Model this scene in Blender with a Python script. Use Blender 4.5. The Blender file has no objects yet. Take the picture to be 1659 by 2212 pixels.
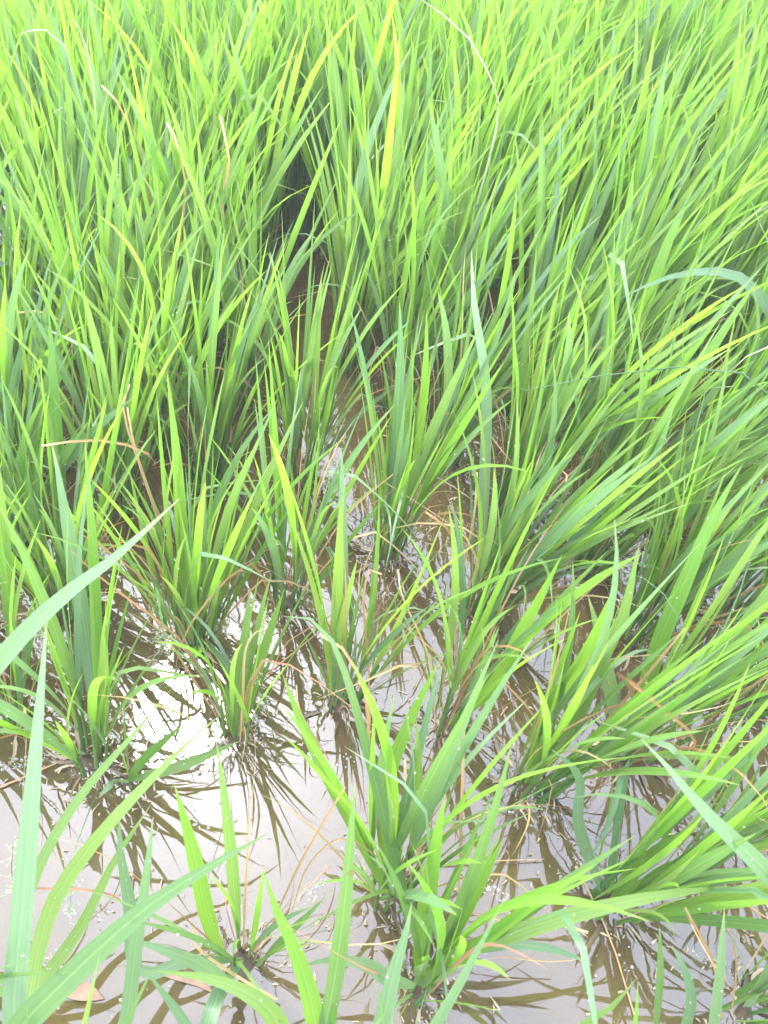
import bpy, math, random
import numpy as np
from mathutils import Vector, Matrix

random.seed(11)
rng = np.random.default_rng(5)
sc = bpy.context.scene
COL = sc.collection
R = math.radians

# ------------------------------------------------------------------ camera, sky, sun, exposure
CAM_H, PITCH, FPX, PW, PH = 1.2, R(48), 1628.0, 1659.0, 2212.0
cd = bpy.data.cameras.new('camera')
cam = bpy.data.objects.new('camera', cd)
COL.objects.link(cam)
cam.location = (0, 0, CAM_H)
cam.rotation_euler = (math.pi / 2 - PITCH, 0, 0)
cd.sensor_fit = 'VERTICAL'
cd.sensor_height = 36
cd.lens = FPX / PH * 36
cd.clip_start, cd.clip_end = 0.02, 400
cd.dof.use_dof = True
cd.dof.focus_distance = 1.5
cd.dof.aperture_fstop = 9
sc.camera = cam

SUN_EL, SUN_AZ = R(59.5), R(-28)          # azimuth measured from straight ahead (+Y), negative = left
w = bpy.data.worlds.new('World')
sc.world = w
w.use_nodes = True
nt = w.node_tree
bg = nt.nodes['Background']
sky = nt.nodes.new('ShaderNodeTexSky')
sky.sky_type = 'NISHITA'
sky.sun_disc = False
sky.sun_elevation = SUN_EL
sky.sun_rotation = SUN_AZ
sky.air_density = 1.0
sky.dust_density = 6.0
sky.ozone_density = 1.0
# thin even overcast over the blue: the cloud veil is one pale colour with soft noise
tc = nt.nodes.new('ShaderNodeTexCoord')
nz = nt.nodes.new('ShaderNodeTexNoise')
nz.inputs['Scale'].default_value = 2.2
nz.inputs['Detail'].default_value = 4
nt.links.new(tc.outputs['Generated'], nz.inputs['Vector'])
rp = nt.nodes.new('ShaderNodeValToRGB')
rp.color_ramp.elements[0].position, rp.color_ramp.elements[0].color = 0.3, (16, 17.6, 21.6, 1)
rp.color_ramp.elements[1].position, rp.color_ramp.elements[1].color = 0.7, (20.5, 22.2, 26.5, 1)
nt.links.new(nz.outputs['Fac'], rp.inputs['Fac'])
mx = nt.nodes.new('ShaderNodeMixRGB')
mx.inputs['Fac'].default_value = 0.8
nt.links.new(sky.outputs['Color'], mx.inputs['Color1'])
nt.links.new(rp.outputs['Color'], mx.inputs['Color2'])
# bright aureole of the sun behind the thin cloud
nrmv = nt.nodes.new('ShaderNodeVectorMath'); nrmv.operation = 'NORMALIZE'
nt.links.new(tc.outputs['Generated'], nrmv.inputs[0])
dot = nt.nodes.new('ShaderNodeVectorMath'); dot.operation = 'DOT_PRODUCT'
dot.inputs[1].default_value = (math.sin(SUN_AZ) * math.cos(SUN_EL), math.cos(SUN_AZ) * math.cos(SUN_EL), math.sin(SUN_EL))
nt.links.new(nrmv.outputs[0], dot.inputs[0])
cl = nt.nodes.new('ShaderNodeMath'); cl.operation = 'MAXIMUM'; cl.inputs[1].default_value = 0
nt.links.new(dot.outputs['Value'], cl.inputs[0])
pw = nt.nodes.new('ShaderNodeMath'); pw.operation = 'POWER'; pw.inputs[1].default_value = 60
nt.links.new(cl.outputs[0], pw.inputs[0])
au = nt.nodes.new('ShaderNodeMixRGB'); au.blend_type = 'ADD'
au.inputs['Color2'].default_value = (18, 17.7, 17.4, 1)
nt.links.new(pw.outputs[0], au.inputs['Fac'])
nt.links.new(mx.outputs['Color'], au.inputs['Color1'])
nt.links.new(au.outputs['Color'], bg.inputs['Color'])
bg.inputs['Strength'].default_value = 0.12

sd = bpy.data.lights.new('sun', 'SUN')
sd.energy = 2.2
sd.angle = R(8)
sd.color = (1, 0.96, 0.88)
sun = bpy.data.objects.new('sun', sd)
COL.objects.link(sun)
sdir = Vector((math.sin(SUN_AZ) * math.cos(SUN_EL), math.cos(SUN_AZ) * math.cos(SUN_EL), math.sin(SUN_EL)))
sun.rotation_euler = sdir.to_track_quat('Z', 'Y').to_euler()

sc.view_settings.view_transform = 'Standard'
sc.view_settings.look = 'None'
sc.view_settings.gamma = 1
sc.view_settings.exposure = 1.4
sc.cycles.max_bounces = 9
sc.cycles.diffuse_bounces = 5
sc.cycles.transmission_bounces = 6
sc.cycles.transparent_max_bounces = 8

# ------------------------------------------------------------------ helpers
def ray(px, py):
    a, b = (px - PW / 2) / FPX, (PH / 2 - py) / FPX
    return Vector((a, math.cos(PITCH) + b * math.sin(PITCH), -math.sin(PITCH) + b * math.cos(PITCH)))

def at(px, py, z=0.0):
    d = ray(px, py)
    return d * ((z - CAM_H) / d.z) + Vector((0, 0, CAM_H))

def mesh(name, v, f, mat, uv=None, smooth=True):
    m = bpy.data.meshes.new(name)
    m.from_pydata(v, [], f)
    if uv is not None:
        l = m.uv_layers.new(name='UVMap')
        li = np.empty(len(m.loops), dtype=np.int32)
        m.loops.foreach_get('vertex_index', li)
        l.data.foreach_set('uv', np.asarray(uv, dtype=np.float32)[li].ravel())
    if smooth:
        m.polygons.foreach_set('use_smooth', [True] * len(m.polygons))
    m.materials.append(mat)
    return m

def link(name, data, parent=None, mat4=None):
    o = bpy.data.objects.new(name, data)
    COL.objects.link(o)
    if parent is not None:
        o.parent = parent
    if mat4 is not None:
        o.matrix_basis = mat4
    return o

def tag(o, label, cat, group=None):
    o['label'] = label
    o['category'] = cat
    if group:
        o['group'] = group
    return o

# ------------------------------------------------------------------ materials
def new_mat(name):
    m = bpy.data.materials.new(name)
    m.use_nodes = True
    t = m.node_tree
    t.nodes.clear()
    return m, t, t.nodes.new, t.links.new

def ramp(N, stops):
    r = N('ShaderNodeValToRGB')
    e = r.color_ramp.elements
    while len(e) < len(stops):
        e.new(0.5)
    for el, (p, c) in zip(e, stops):
        el.position, el.color = p, (*c, 1)
    return r

def leaf_mat(name, stops, tgain, tfac, rough, tip, tip_start=0.91, spec=0.5):
    m, t, N, L = new_mat(name)
    out = N('ShaderNodeOutputMaterial')
    oi = N('ShaderNodeObjectInfo')
    cr = ramp(N, stops)
    L(oi.outputs['Random'], cr.inputs['Fac'])
    uv = N('ShaderNodeUVMap')
    sp = N('ShaderNodeSeparateXYZ')
    L(uv.outputs['UV'], sp.inputs[0])
    # long parallel veins
    mp = N('ShaderNodeMapping')
    mp.inputs['Scale'].default_value = (26, 1.2, 1)
    L(uv.outputs['UV'], mp.inputs['Vector'])
    vn = N('ShaderNodeTexNoise')
    vn.inputs['Scale'].default_value = 1.0
    vn.inputs['Detail'].default_value = 3
    L(mp.outputs[0], vn.inputs['Vector'])
    vr = ramp(N, [(0.25, (0.72, 0.76, 0.7)), (0.75, (1.22, 1.18, 1.2))])
    L(vn.outputs['Fac'], vr.inputs['Fac'])
    mul = N('ShaderNodeMixRGB'); mul.blend_type = 'MULTIPLY'; mul.inputs['Fac'].default_value = 1
    L(cr.outputs['Color'], mul.inputs['Color1']); L(vr.outputs['Color'], mul.inputs['Color2'])
    # pale midrib
    a = N('ShaderNodeMath'); a.operation = 'SUBTRACT'; a.inputs[1].default_value = 0.5
    L(sp.outputs['X'], a.inputs[0])
    b = N('ShaderNodeMath'); b.operation = 'ABSOLUTE'
    L(a.outputs[0], b.inputs[0])
    mr = ramp(N, [(0.0, (0.6,) * 3), (0.05, (0.0,) * 3)])
    L(b.outputs[0], mr.inputs['Fac'])
    mid = N('ShaderNodeMixRGB')
    mid.inputs['Color2'].default_value = (0.2, 0.34, 0.1, 1)
    L(mr.outputs['Color'], mid.inputs['Fac']); L(mul.outputs['Color'], mid.inputs['Color1'])
    # the drying tip, and irregular yellow blemishes
    tr = ramp(N, [(tip_start, (0,) * 3), (1.0, (1,) * 3)])
    L(sp.outputs['Y'], tr.inputs['Fac'])
    om = N('ShaderNodeMath'); om.operation = 'MULTIPLY'
    L(tr.outputs['Color'], om.inputs[0])
    r2 = N('ShaderNodeMath'); r2.operation = 'MULTIPLY'; r2.inputs[1].default_value = 7.31
    L(oi.outputs['Random'], r2.inputs[0])
    r3 = N('ShaderNodeMath'); r3.operation = 'FRACT'
    L(r2.outputs[0], r3.inputs[0]); L(r3.outputs[0], om.inputs[1])
    tipm = N('ShaderNodeMixRGB')
    tipm.inputs['Color2'].default_value = (*tip, 1)
    L(om.outputs[0], tipm.inputs['Fac']); L(mid.outputs['Color'], tipm.inputs['Color1'])
    geo = N('ShaderNodeTexCoord')
    bn = N('ShaderNodeTexNoise'); bn.inputs['Scale'].default_value = 9
    L(geo.outputs['Object'], bn.inputs['Vector'])
    bb = ramp(N, [(0.62, (0,) * 3), (0.74, (0.15,) * 3)])
    L(bn.outputs['Fac'], bb.inputs['Fac'])
    blm = N('ShaderNodeMixRGB')
    blm.inputs['Color2'].default_value = (0.2, 0.27, 0.03, 1)
    L(bb.outputs['Color'], blm.inputs['Fac']); L(tipm.outputs['Color'], blm.inputs['Color1'])
    sn = N('ShaderNodeTexNoise'); sn.inputs['Scale'].default_value = 42; sn.inputs['Detail'].default_value = 2
    L(geo.outputs['Object'], sn.inputs['Vector'])
    sb = ramp(N, [(0.70, (0,) * 3), (0.76, (0.7,) * 3)])
    L(sn.outputs['Fac'], sb.inputs['Fac'])
    spk = N('ShaderNodeMixRGB')
    spk.inputs['Color2'].default_value = (0.16, 0.12, 0.05, 1)
    L(sb.outputs['Color'], spk.inputs['Fac']); L(blm.outputs['Color'], spk.inputs['Color1'])
    col = spk.outputs['Color']
    p = N('ShaderNodeBsdfPrincipled')
    p.inputs['Roughness'].default_value = rough
    p.inputs['Specular IOR Level'].default_value = spec
    L(col, p.inputs['Base Color'])
    bu = N('ShaderNodeBump'); bu.inputs['Strength'].default_value = 0.35; bu.inputs['Distance'].default_value = 0.002
    L(vn.outputs['Fac'], bu.inputs['Height']); L(bu.outputs[0], p.inputs['Normal'])
    g = N('ShaderNodeMixRGB'); g.blend_type = 'MULTIPLY'; g.inputs['Fac'].default_value = 1
    g.inputs['Color2'].default_value = (*tgain, 1)
    L(col, g.inputs['Color1'])
    tl = N('ShaderNodeBsdfTranslucent')
    L(g.outputs['Color'], tl.inputs['Color'])
    ms = N('ShaderNodeMixShader'); ms.inputs['Fac'].default_value = tfac
    L(p.outputs[0], ms.inputs[1]); L(tl.outputs[0], ms.inputs[2])
    L(ms.outputs[0], out.inputs['Surface'])
    return m

M = {}
M['mature'] = leaf_mat('rice_leaf_mature',
    [(0.0, (0.096, 0.184, 0.064)), (0.35, (0.122, 0.220, 0.063)), (0.7, (0.148, 0.250, 0.060)), (1.0, (0.172, 0.272, 0.058))],
    (2.15, 2.05, 1.15), 0.42, 0.42, (0.20, 0.23, 0.08), spec=0.55)
M['young'] = leaf_mat('rice_leaf_young',
    [(0.0, (0.132, 0.272, 0.050)), (0.5, (0.158, 0.302, 0.048)), (1.0, (0.166, 0.318, 0.048))],
    (2.1, 2.0, 1.0), 0.55, 0.5, (0.22, 0.26, 0.08), spec=0.4)
M['glaucous'] = leaf_mat('rice_leaf_waxy',
    [(0.0, (0.105, 0.195, 0.100)), (0.5, (0.128, 0.222, 0.110)), (1.0, (0.155, 0.250, 0.120))],
    (1.8, 1.9, 0.9), 0.33, 0.38, (0.30, 0.30, 0.12), spec=0.7)
M['pale'] = leaf_mat('bleached_leaf',
    [(0.0, (0.30, 0.42, 0.20)), (1.0, (0.46, 0.54, 0.32))],
    (1.0, 1.0, 0.8), 0.3, 0.5, (0.6, 0.55, 0.35), spec=0.5)
M['dry'] = leaf_mat('dry_leaf',
    [(0.0, (0.34, 0.17, 0.08)), (0.35, (0.46, 0.29, 0.13)), (0.7, (0.55, 0.42, 0.22)), (1.0, (0.44, 0.20, 0.13))],
    (1.0, 0.9, 0.7), 0.25, 0.6, (0.55, 0.45, 0.25), spec=0.3)
M['stem'] = leaf_mat('rice_sheath',
    [(0.0, (0.06, 0.16, 0.03)), (0.5, (0.10, 0.22, 0.03)), (1.0, (0.14, 0.25, 0.05))],
    (1.8, 1.8, 0.6), 0.25, 0.45, (0.12, 0.24, 0.03), spec=0.5)

def water_mat():
    m, t, N, L = new_mat('paddy_water')
    out = N('ShaderNodeOutputMaterial')
    tc = N('ShaderNodeTexCoord')
    n1 = N('ShaderNodeTexNoise'); n1.inputs['Scale'].default_value = 5; n1.inputs['Detail'].default_value = 3
    n2 = N('ShaderNodeTexNoise'); n2.inputs['Scale'].default_value = 55; n2.inputs['Detail'].default_value = 0.5
    L(tc.outputs['Object'], n1.inputs['Vector']); L(tc.outputs['Object'], n2.inputs['Vector'])
    at_ = N('ShaderNodeAttribute'); at_.attribute_name = 'near_plant'
    s1 = N('ShaderNodeMath'); s1.operation = 'MULTIPLY'; s1.inputs[1].default_value = 0.0005
    L(n1.outputs['Fac'], s1.inputs[0])
    s2 = N('ShaderNodeMath'); s2.operation = 'MULTIPLY'
    L(n2.outputs['Fac'], s2.inputs[0]); L(at_.outputs['Fac'], s2.inputs[1])
    s3 = N('ShaderNodeMath'); s3.operation = 'MULTIPLY'; s3.inputs[1].default_value = 0.0009
    L(s2.outputs[0], s3.inputs[0])
    ad = N('ShaderNodeMath'); ad.operation = 'ADD'
    L(s1.outputs[0], ad.inputs[0]); L(s3.outputs[0], ad.inputs[1])
    bu = N('ShaderNodeBump'); bu.inputs['Strength'].default_value = 1; bu.inputs['Distance'].default_value = 1.0
    L(ad.outputs[0], bu.inputs['Height'])
    gl = N('ShaderNodeBsdfGlossy'); gl.inputs['Roughness'].default_value = 0.02
    gl.inputs['Color'].default_value = (0.92, 0.955, 1, 1)
    L(bu.outputs[0], gl.inputs['Normal'])
    df = N('ShaderNodeBsdfDiffuse'); df.inputs['Color'].default_value = (0.128, 0.087, 0.036, 1)
    tp = N('ShaderNodeBsdfTransparent'); tp.inputs['Color'].default_value = (0.86, 0.74, 0.5, 1)
    mx = N('ShaderNodeMixShader'); mx.inputs['Fac'].default_value = 0.45
    L(tp.outputs[0], mx.inputs[1]); L(df.outputs[0], mx.inputs[2])
    fr = N('ShaderNodeFresnel'); fr.inputs['IOR'].default_value = 1.79
    L(bu.outputs[0], fr.inputs['Normal'])
    m2 = N('ShaderNodeMixShader')
    L(fr.outputs[0], m2.inputs['Fac']); L(mx.outputs[0], m2.inputs[1]); L(gl.outputs[0], m2.inputs[2])
    L(m2.outputs[0], out.inputs['Surface'])
    return m

def simple(name, c0, c1, scale, rough, spec=0.5, bump=0.0, coat=0.0, trans=0.0, rnd=False):
    m, t, N, L = new_mat(name)
    out = N('ShaderNodeOutputMaterial')
    tc = N('ShaderNodeTexCoord')
    n = N('ShaderNodeTexNoise'); n.inputs['Scale'].default_value = scale; n.inputs['Detail'].default_value = 5
    L(tc.outputs['Object'], n.inputs['Vector'])
    r = ramp(N, [(0.3, c0), (0.7, c1)])
    L(n.outputs['Fac'], r.inputs['Fac'])
    p = N('ShaderNodeBsdfPrincipled')
    L(r.outputs['Color'], p.inputs['Base Color'])
    p.inputs['Roughness'].default_value = rough
    p.inputs['Specular IOR Level'].default_value = spec
    p.inputs['Transmission Weight'].default_value = trans
    if bump:
        b = N('ShaderNodeBump'); b.inputs['Strength'].default_value = 1; b.inputs['Distance'].default_value = bump
        L(n.outputs['Fac'], b.inputs['Height']); L(b.outputs[0], p.inputs['Normal'])
    L(p.outputs[0], out.inputs['Surface'])
    return m

M['water'] = water_mat()
M['mud'] = simple('wet_mud', (0.022, 0.014, 0.008), (0.085, 0.055, 0.028), 45, 0.62, 0.35, 0.004)
M['debris'] = simple('rotting_bits', (0.10, 0.07, 0.04), (0.45, 0.36, 0.22), 120, 0.5)
M['bubble'] = simple('foam_bubble', (0.8, 0.8, 0.74), (0.9, 0.9, 0.86), 20, 0.06, 0.8, 0, 0, 0.75)
M['drop'] = simple('dew_drop', (0.9, 0.93, 0.9), (1, 1, 1), 20, 0.05, 1.0, 0, 0, 0.35)
M['seed'] = simple('weed_seed', (0.22, 0.30, 0.12), (0.42, 0.46, 0.24), 60, 0.6)
M['seedling'] = simple('seedling_leaf', (0.22, 0.36, 0.02), (0.32, 0.46, 0.03), 60, 0.5)
M['dead'] = simple('dead_leaf', (0.11, 0.065, 0.042), (0.21, 0.12, 0.075), 40, 0.6)

# ------------------------------------------------------------------ where the rice hills stand
# (x, y of the photograph where each hill meets the water) -> a point on the ground; size; label
KNOWN = [
 (415,1386,1.15,'full rice clump left of centre with a bright yellow seedling at its muddy foot'),
 (620,1306,0.62,'small rice clump on a ring of dark roots, two clumps left of centre water'),
 (140,1318,1.0,'rice clump by the left edge behind the long pale diagonal leaf'),
 (508,1588,0.45,'thin rice clump with wide blade and stub shoots beside the bright sky reflection'),
 (195,1640,0.75,'rice clump at left with thick separate sheaths rising from foam near brightest water'),
 (835,1195,0.85,'rice clump at the centre of the photo on a dark muddy foot'),
 (735,1512,0.8,'rice clump just below centre with one broad upright waxy blade'),
 (960,1568,0.8,'rice clump below centre with yellow straws standing in it'),
 (1143,1697,1.0,'rice clump with the broadest yellow blades leaning right over open brown water'),
 (1355,1622,0.95,'leaning rice clump right of the broad yellow blades with long waxy leaves crossing'),
 (1030,1326,1.0,'rice clump right of centre among clods with a pale hooked straw'),
 (1370,1366,1.15,'rice clump in the leaning right hand stand on broken mud'),
 (1590,1521,1.15,'rice clump by the right edge, above the big pale blade crossing the corner'),
 (280,1684,0.16,'tiny rice shoot with three leaves standing alone in the white reflection'),
 (525,2080,0.42,'sparse rice clump at bottom left with one bright yellow upright blade'),
 (845,1925,0.95,'rice clump near the bottom centre with crowded dark green blades'),
 (1322,1948,1.05,'low fanned rice clump at bottom right with short yellow green shoots'),
 (905,2132,0.5,'rice clump at the bottom with a long flat leaf reaching right across the water'),
 (1560,1804,0.8,'rice clump at bottom right edge with dark roots, behind the low fanned clump'),
 (1600,2180,0.7,'rice clump in the bottom right corner among dry straws'),
 (450,743,0.9,'rice clump upper left of centre beside the brown water gap'),
 (535,868,0.7,'rice clump with one wide bright blade standing in the brown water gap'),
 (750,788,1.0,'dark footed rice clump at the right side of the upper brown water gap'),
 (650,1030,0.85,'upright rice clump with many yellow stems above the two small centre clumps'),
 (240,900,1.0,'rice clump at left behind the tallest yellow blade'),
 (450,1040,0.85,'rice clump left of centre with reddish dry stalks in it'),
 (60,1030,1.0,'rice clump at left edge, below the tallest yellow blade'),
 (560,603,0.9,'rice clump at the head of the upper brown water gap'),
 (345,963,0.9,'rice clump at left under the arched tan straw'),
 (950,998,0.95,'rice clump right of centre, behind the crossed straws'),
 (855,878,0.9,'rice clump above centre with a curled pinkish dead leaf at its foot'),
 (1110,885,1.0,'rice clump on the broken shiny mud under the long rush stalk tip'),
 (1225,905,1.0,'rice clump on the broken shiny mud right of the rush stalk tip'),
 (1245,790,1.0,'rice clump behind the long rush stalk at right'),
 (1100,1090,1.1,'big rice clump in shiny broken mud right of centre'),
 (1495,1013,1.1,'rice clump at right below the arched waxy leaf'),
 (1260,1100,1.0,'rice clump at right of the broken mud with yellow straws beside it'),
 (20,1200,1.0,'rice clump cut by the left edge, level with the photo centre'),
 (960,760,1.0,'rice clump above centre with fine upright blades and thin seed stalks'),
 (30,1560,0.5,'sparse rice clump at left edge, beside the brown water patch'),
]
PX = [(Vector((*at(x, y).xy, 0)), s, l) for x, y, s, l in KNOWN]
plants = [dict(p=p, s=s, label=l, group=None) for p, s, l in PX]
# hills that stand just outside the frame and reach in with their blades
for x, y, s in [(-0.40,0.03,0.55),(-0.60,0.20,0.7),(-0.02,0.05,0.3),(0.22,0.03,0.3),(0.42,0.06,0.4),(0.74,0.40,0.8),(0.70,0.20,0.6),(-0.78,0.62,0.8),(0.84,0.62,1.0)]:
    plants.append(dict(p=Vector((x, y, 0)), s=s, label='rice clump just outside the frame whose blades reach in from the edge', group='rice clumps outside the frame edge'))
va, vb = np.array((0.172, 0.088)), np.array((-0.09, 0.178))
cand = []
for i in range(-40, 41):
    for j in range(-40, 41):
        q = va * i + vb * j + np.array((-0.187, 0.84)) + rng.normal(0, 0.022, 2)
        cand.append(q)
cand.sort(key=lambda q: q[1])
for q in cand:
    x, y = q
    if y < 0.5 or y > 3.45:
        continue
    half = 0.51 * (y * math.cos(PITCH) + CAM_H * math.sin(PITCH))
    if abs(x) > half + (0.24 if y < 2.6 else 0.12):
        continue
    dz = y * math.cos(PITCH) + CAM_H * math.sin(PITCH)
    qx, qy = PW / 2 + FPX * x / dz, PH / 2 - FPX * (y * math.sin(PITCH) - CAM_H * math.cos(PITCH)) / dz
    if y < 0.9 and not (x > 0.62 or x < -0.72):
        continue
    if any(a < qx < c and b < qy < d for a, b, c, d in ((500, 560, 740, 720), (300, 940, 660, 1380), (700, 860, 850, 1180), (470, 700, 700, 930))):
        continue
    if min((pl['p'].xy - Vector(q)).length for pl in plants) < (0.145 if y > 1.5 or not abs(qx - PW / 2) < 560 else 0.15):
        continue
    inside = abs(x) < half
    if y > 2.25:
        lab, grp = 'rice clump merged into the dense bright stand across the top of the photo', 'rice clumps of the far dense stand'
    elif y > 1.45:
        if x < -0.3:
            lab, grp = 'rice clump in the upper left stand just behind the separate clumps', 'rice clumps of the upper left stand'
        elif x > 0.35:
            lab, grp = 'rice clump in the right leaning upper right stand in front of the far bright mass', 'rice clumps of the upper right stand'
        else:
            lab, grp = 'rice clump in the middle stand behind the upper brown water gap', 'rice clumps of the middle stand'
    elif inside and y > 0.9 and abs(qx - PW / 2) < 560:
        lab, grp = 'low tangled rice clump filling the gaps between the larger central clumps', 'low rice clumps between the central ones'
    elif x > 0:
        lab, grp = 'rice clump along the right edge whose blades lean out of the photo', 'rice clumps along the right edge'
    else:
        lab, grp = 'rice clump along the left edge of the photo, half out of view', 'rice clumps along the left edge'
    plants.append(dict(p=Vector((x, y, 0)), s=float(rng.uniform(0.85, 1.2)), label=lab, group=grp))
for x, y in ((640, 500), (720, 545)):
    plants.append(dict(p=Vector((*at(x, y).xy, 0)), s=0.9, label='rice clump in the middle stand behind the upper brown water gap', group='rice clumps of the middle stand'))
SHORT = {22: 'dark footed clump at the upper water gap', 20: 'clump left of the upper water gap', 24: 'leftmost clump with the tallest yellow blade', 27: 'clump at the head of the upper water gap', 31: 'clump at the rush stalk tip', 32: 'clump right of the rush stalk tip', 33: 'clump behind the long rush stalk', 35: 'clump below the arched waxy leaf', 38: 'clump of fine blades above centre', 26: 'left edge clump below the tallest yellow blade', 19: 'bottom right corner clump', 12: 'right edge clump above the pale crossing blade', 18: 'bottom right edge clump with dark roots', 37: 'left edge clump level with the centre'}
taken = set()
for pl in plants[len(KNOWN) + 9:]:
    p = pl['p']
    if p.y > 2.05:
        continue
    for k in sorted(SHORT, key=lambda k: (plants[k]['p'] - p).length)[:3]:
        d = p - plants[k]['p']
        if d.length > 0.5:
            break
        a = math.degrees(math.atan2(d.x, d.y))
        w_ = 'just behind' if abs(a) < 25 else 'behind and right of' if 0 < a < 65 else 'behind and left of' if -65 < a < 0 else 'to the right of' if 0 < a < 115 else 'to the left of' if -115 < a < 0 else 'in front of'
        w_ = ('' if d.length < 0.27 else 'further ' if w_ != 'in front of' else 'a little ') + w_
        if (k, w_) not in taken:
            taken.add((k, w_))
            pl['label'] = 'rice clump ' + w_ + ' the ' + SHORT[k]
            break
PXY = np.array([pl['p'].xy for pl in plants])
PS = np.array([pl['s'] for pl in plants])

# ------------------------------------------------------------------ water and mud
def vnoise(x, y, seed):
    r = np.random.default_rng(seed)
    g = r.random((256, 256))
    xi, yi = np.floor(x).astype(int), np.floor(y).astype(int)
    fx, fy = x - xi, y - yi
    fx, fy = fx * fx * (3 - 2 * fx), fy * fy * (3 - 2 * fy)
    a, b = g[xi % 256, yi % 256], g[(xi + 1) % 256, yi % 256]
    c, d = g[xi % 256, (yi + 1) % 256], g[(xi + 1) % 256, (yi + 1) % 256]
    return (a * (1 - fx) + b * fx) * (1 - fy) + (c * (1 - fx) + d * fx) * fy

def axis(lo, hi, step, far):
    return np.concatenate([[lo - far, lo - far * 0.4, lo - far * 0.1], np.arange(lo, hi, step), [hi + far * 0.1, hi + far * 0.4, hi + far]])

def sheet(step, lo, hi, lo2, hi2):
    xs, ys = axis(lo, hi, step, 60), axis(lo2, hi2, step, 60)
    X, Y = np.meshgrid(xs, ys, indexing='ij')
    n, k = X.shape
    idx = np.arange(n * k).reshape(n, k)
    F = np.stack([idx[:-1, :-1], idx[1:, :-1], idx[1:, 1:], idx[:-1, 1:]], -1).reshape(-1, 4)
    return X.ravel(), Y.ravel(), F

def near_field(X, Y, rad):
    out = np.zeros_like(X)
    for (px, py), s in zip(PXY, PS):
        k = (np.abs(X - px) < rad * 4) & (np.abs(Y - py) < rad * 4)
        d2 = (X[k] - px) ** 2 + (Y[k] - py) ** 2
        rr = rad * (0.55 + 0.45 * min(s, 1.1))
        out[k] = np.maximum(out[k], np.exp(-d2 / rr ** 2))
    return out

def grid_mesh(name, X, Y, Z, F, mat):
    m = bpy.data.meshes.new(name)
    m.vertices.add(len(X)); m.loops.add(F.size); m.polygons.add(len(F))
    m.vertices.foreach_set('co', np.stack([X, Y, Z], -1).astype(np.float32).ravel())
    m.loops.foreach_set('vertex_index', F.astype(np.int32).ravel())
    m.polygons.foreach_set('loop_start', np.arange(0, F.size, 4, dtype=np.int32))
    m.polygons.foreach_set('use_smooth', np.ones(len(F), dtype=bool))
    m.update(calc_edges=True)
    m.materials.append(mat)
    return m

def clod_zone(X, Y):
    z = np.exp(-(((X - 0.38) / 0.32) ** 2 + ((Y - 1.15) / 0.26) ** 2))
    z = np.maximum(z, 0.8 * np.exp(-(((X + 0.72) / 0.14) ** 2 + ((Y - 1.0) / 0.3) ** 2)))
    z = np.maximum(z, 0.7 * np.clip((Y - 1.9) / 0.6, 0, 1) * (Y < 6))
    return z

def mud_height(X, Y):
    nf = near_field(X, Y, 0.045)
    big = vnoise(X * 9 + 50, Y * 9 + 50, 1)
    fine = vnoise(X * 75 + 500, Y * 75 + 500, 2) * 0.6 + vnoise(X * 160 + 900, Y * 160 + 900, 3) * 0.4
    zone = clod_zone(X, Y)
    return -0.030 + 0.012 * (big - 0.5) + nf * (0.030 + 0.030 * (fine - 0.30)) + zone * (0.022 + 0.024 * (fine - 0.5) + 0.012 * (big - 0.5))

X, Y, F = sheet(0.0085, -1.5, 1.5, 0.0, 2.6)
Z = mud_height(X, Y)
o = link('ground', grid_mesh('ground', X, Y, Z, F, M['mud']))
o['kind'] = 'structure'
X, Y, F = sheet(0.012, -1.5, 1.5, 0.0, 2.6)
wm = grid_mesh('water', X, Y, np.zeros_like(X), F, M['water'])
att = wm.attributes.new('near_plant', 'FLOAT', 'POINT')
att.data.foreach_set('value', np.clip(near_field(X, Y, 0.065) + 0.5 * clod_zone(X, Y), 0, 1).astype(np.float32))
o = link('water', wm)
o['kind'] = 'structure'

# thin pale volume added to imitate veiling lens glare over the far stand
hv = [(x, y, z) for z in (-1.05, 1.34) for x, y in ((-80, -80), (80, -80), (80, 80), (-80, 80))]
hf = [(3, 2, 1, 0), (4, 5, 6, 7), (0, 1, 5, 4), (1, 2, 6, 5), (2, 3, 7, 6), (3, 0, 4, 7)]
hm, t, N, L = new_mat('glare_veil_volume')
ho = N('ShaderNodeOutputMaterial')
pv = N('ShaderNodeVolumePrincipled')
pv.inputs['Color'].default_value = (1, 0.99, 0.95, 1)
pv.inputs['Density'].default_value = 0.010
L(pv.outputs[0], ho.inputs['Volume'])
o = link('glare_veil', mesh('glare_veil', hv, hf, hm, smooth=False))
o['kind'] = 'stuff'

# ------------------------------------------------------------------ blades
def width_profile(t):
    w_ = 0.42 + 0.58 * min(1, t / 0.3) ** 0.8
    if t > 0.45:
        w_ *= 1 - ((t - 0.45) / 0.55) ** 1.8
    return max(w_, 0.012)

def ribbon(name, pts, nrm, wid, mat, fold=0.25, prof=width_profile):
    """a V-folded blade along pts; nrm = upper-side direction at each ring"""
    n = len(pts)
    v, uv, f = [], [], []
    for i, p in enumerate(pts):
        t = i / (n - 1)
        tg = (pts[min(i + 1, n - 1)] - pts[max(i - 1, 0)]).normalized()
        side = tg.cross(nrm[i])
        side = side.normalized() if side.length > 1e-6 else Vector((1, 0, 0))
        up = side.cross(tg).normalized()
        h = wid * 0.5 * prof(t)
        fo = fold * (1.0 - 0.6 * t)
        v += [p - side * h + up * h * fo, p.copy(), p + side * h + up * h * fo]
        uv += [(0, t), (0.5, t), (1, t)]
    for i in range(n - 1):
        a = 3 * i
        f += [(a, a + 1, a + 4, a + 3), (a + 1, a + 2, a + 5, a + 4)]
    return mesh(name, [tuple(q) for q in v], f, mat, uv)

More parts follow.
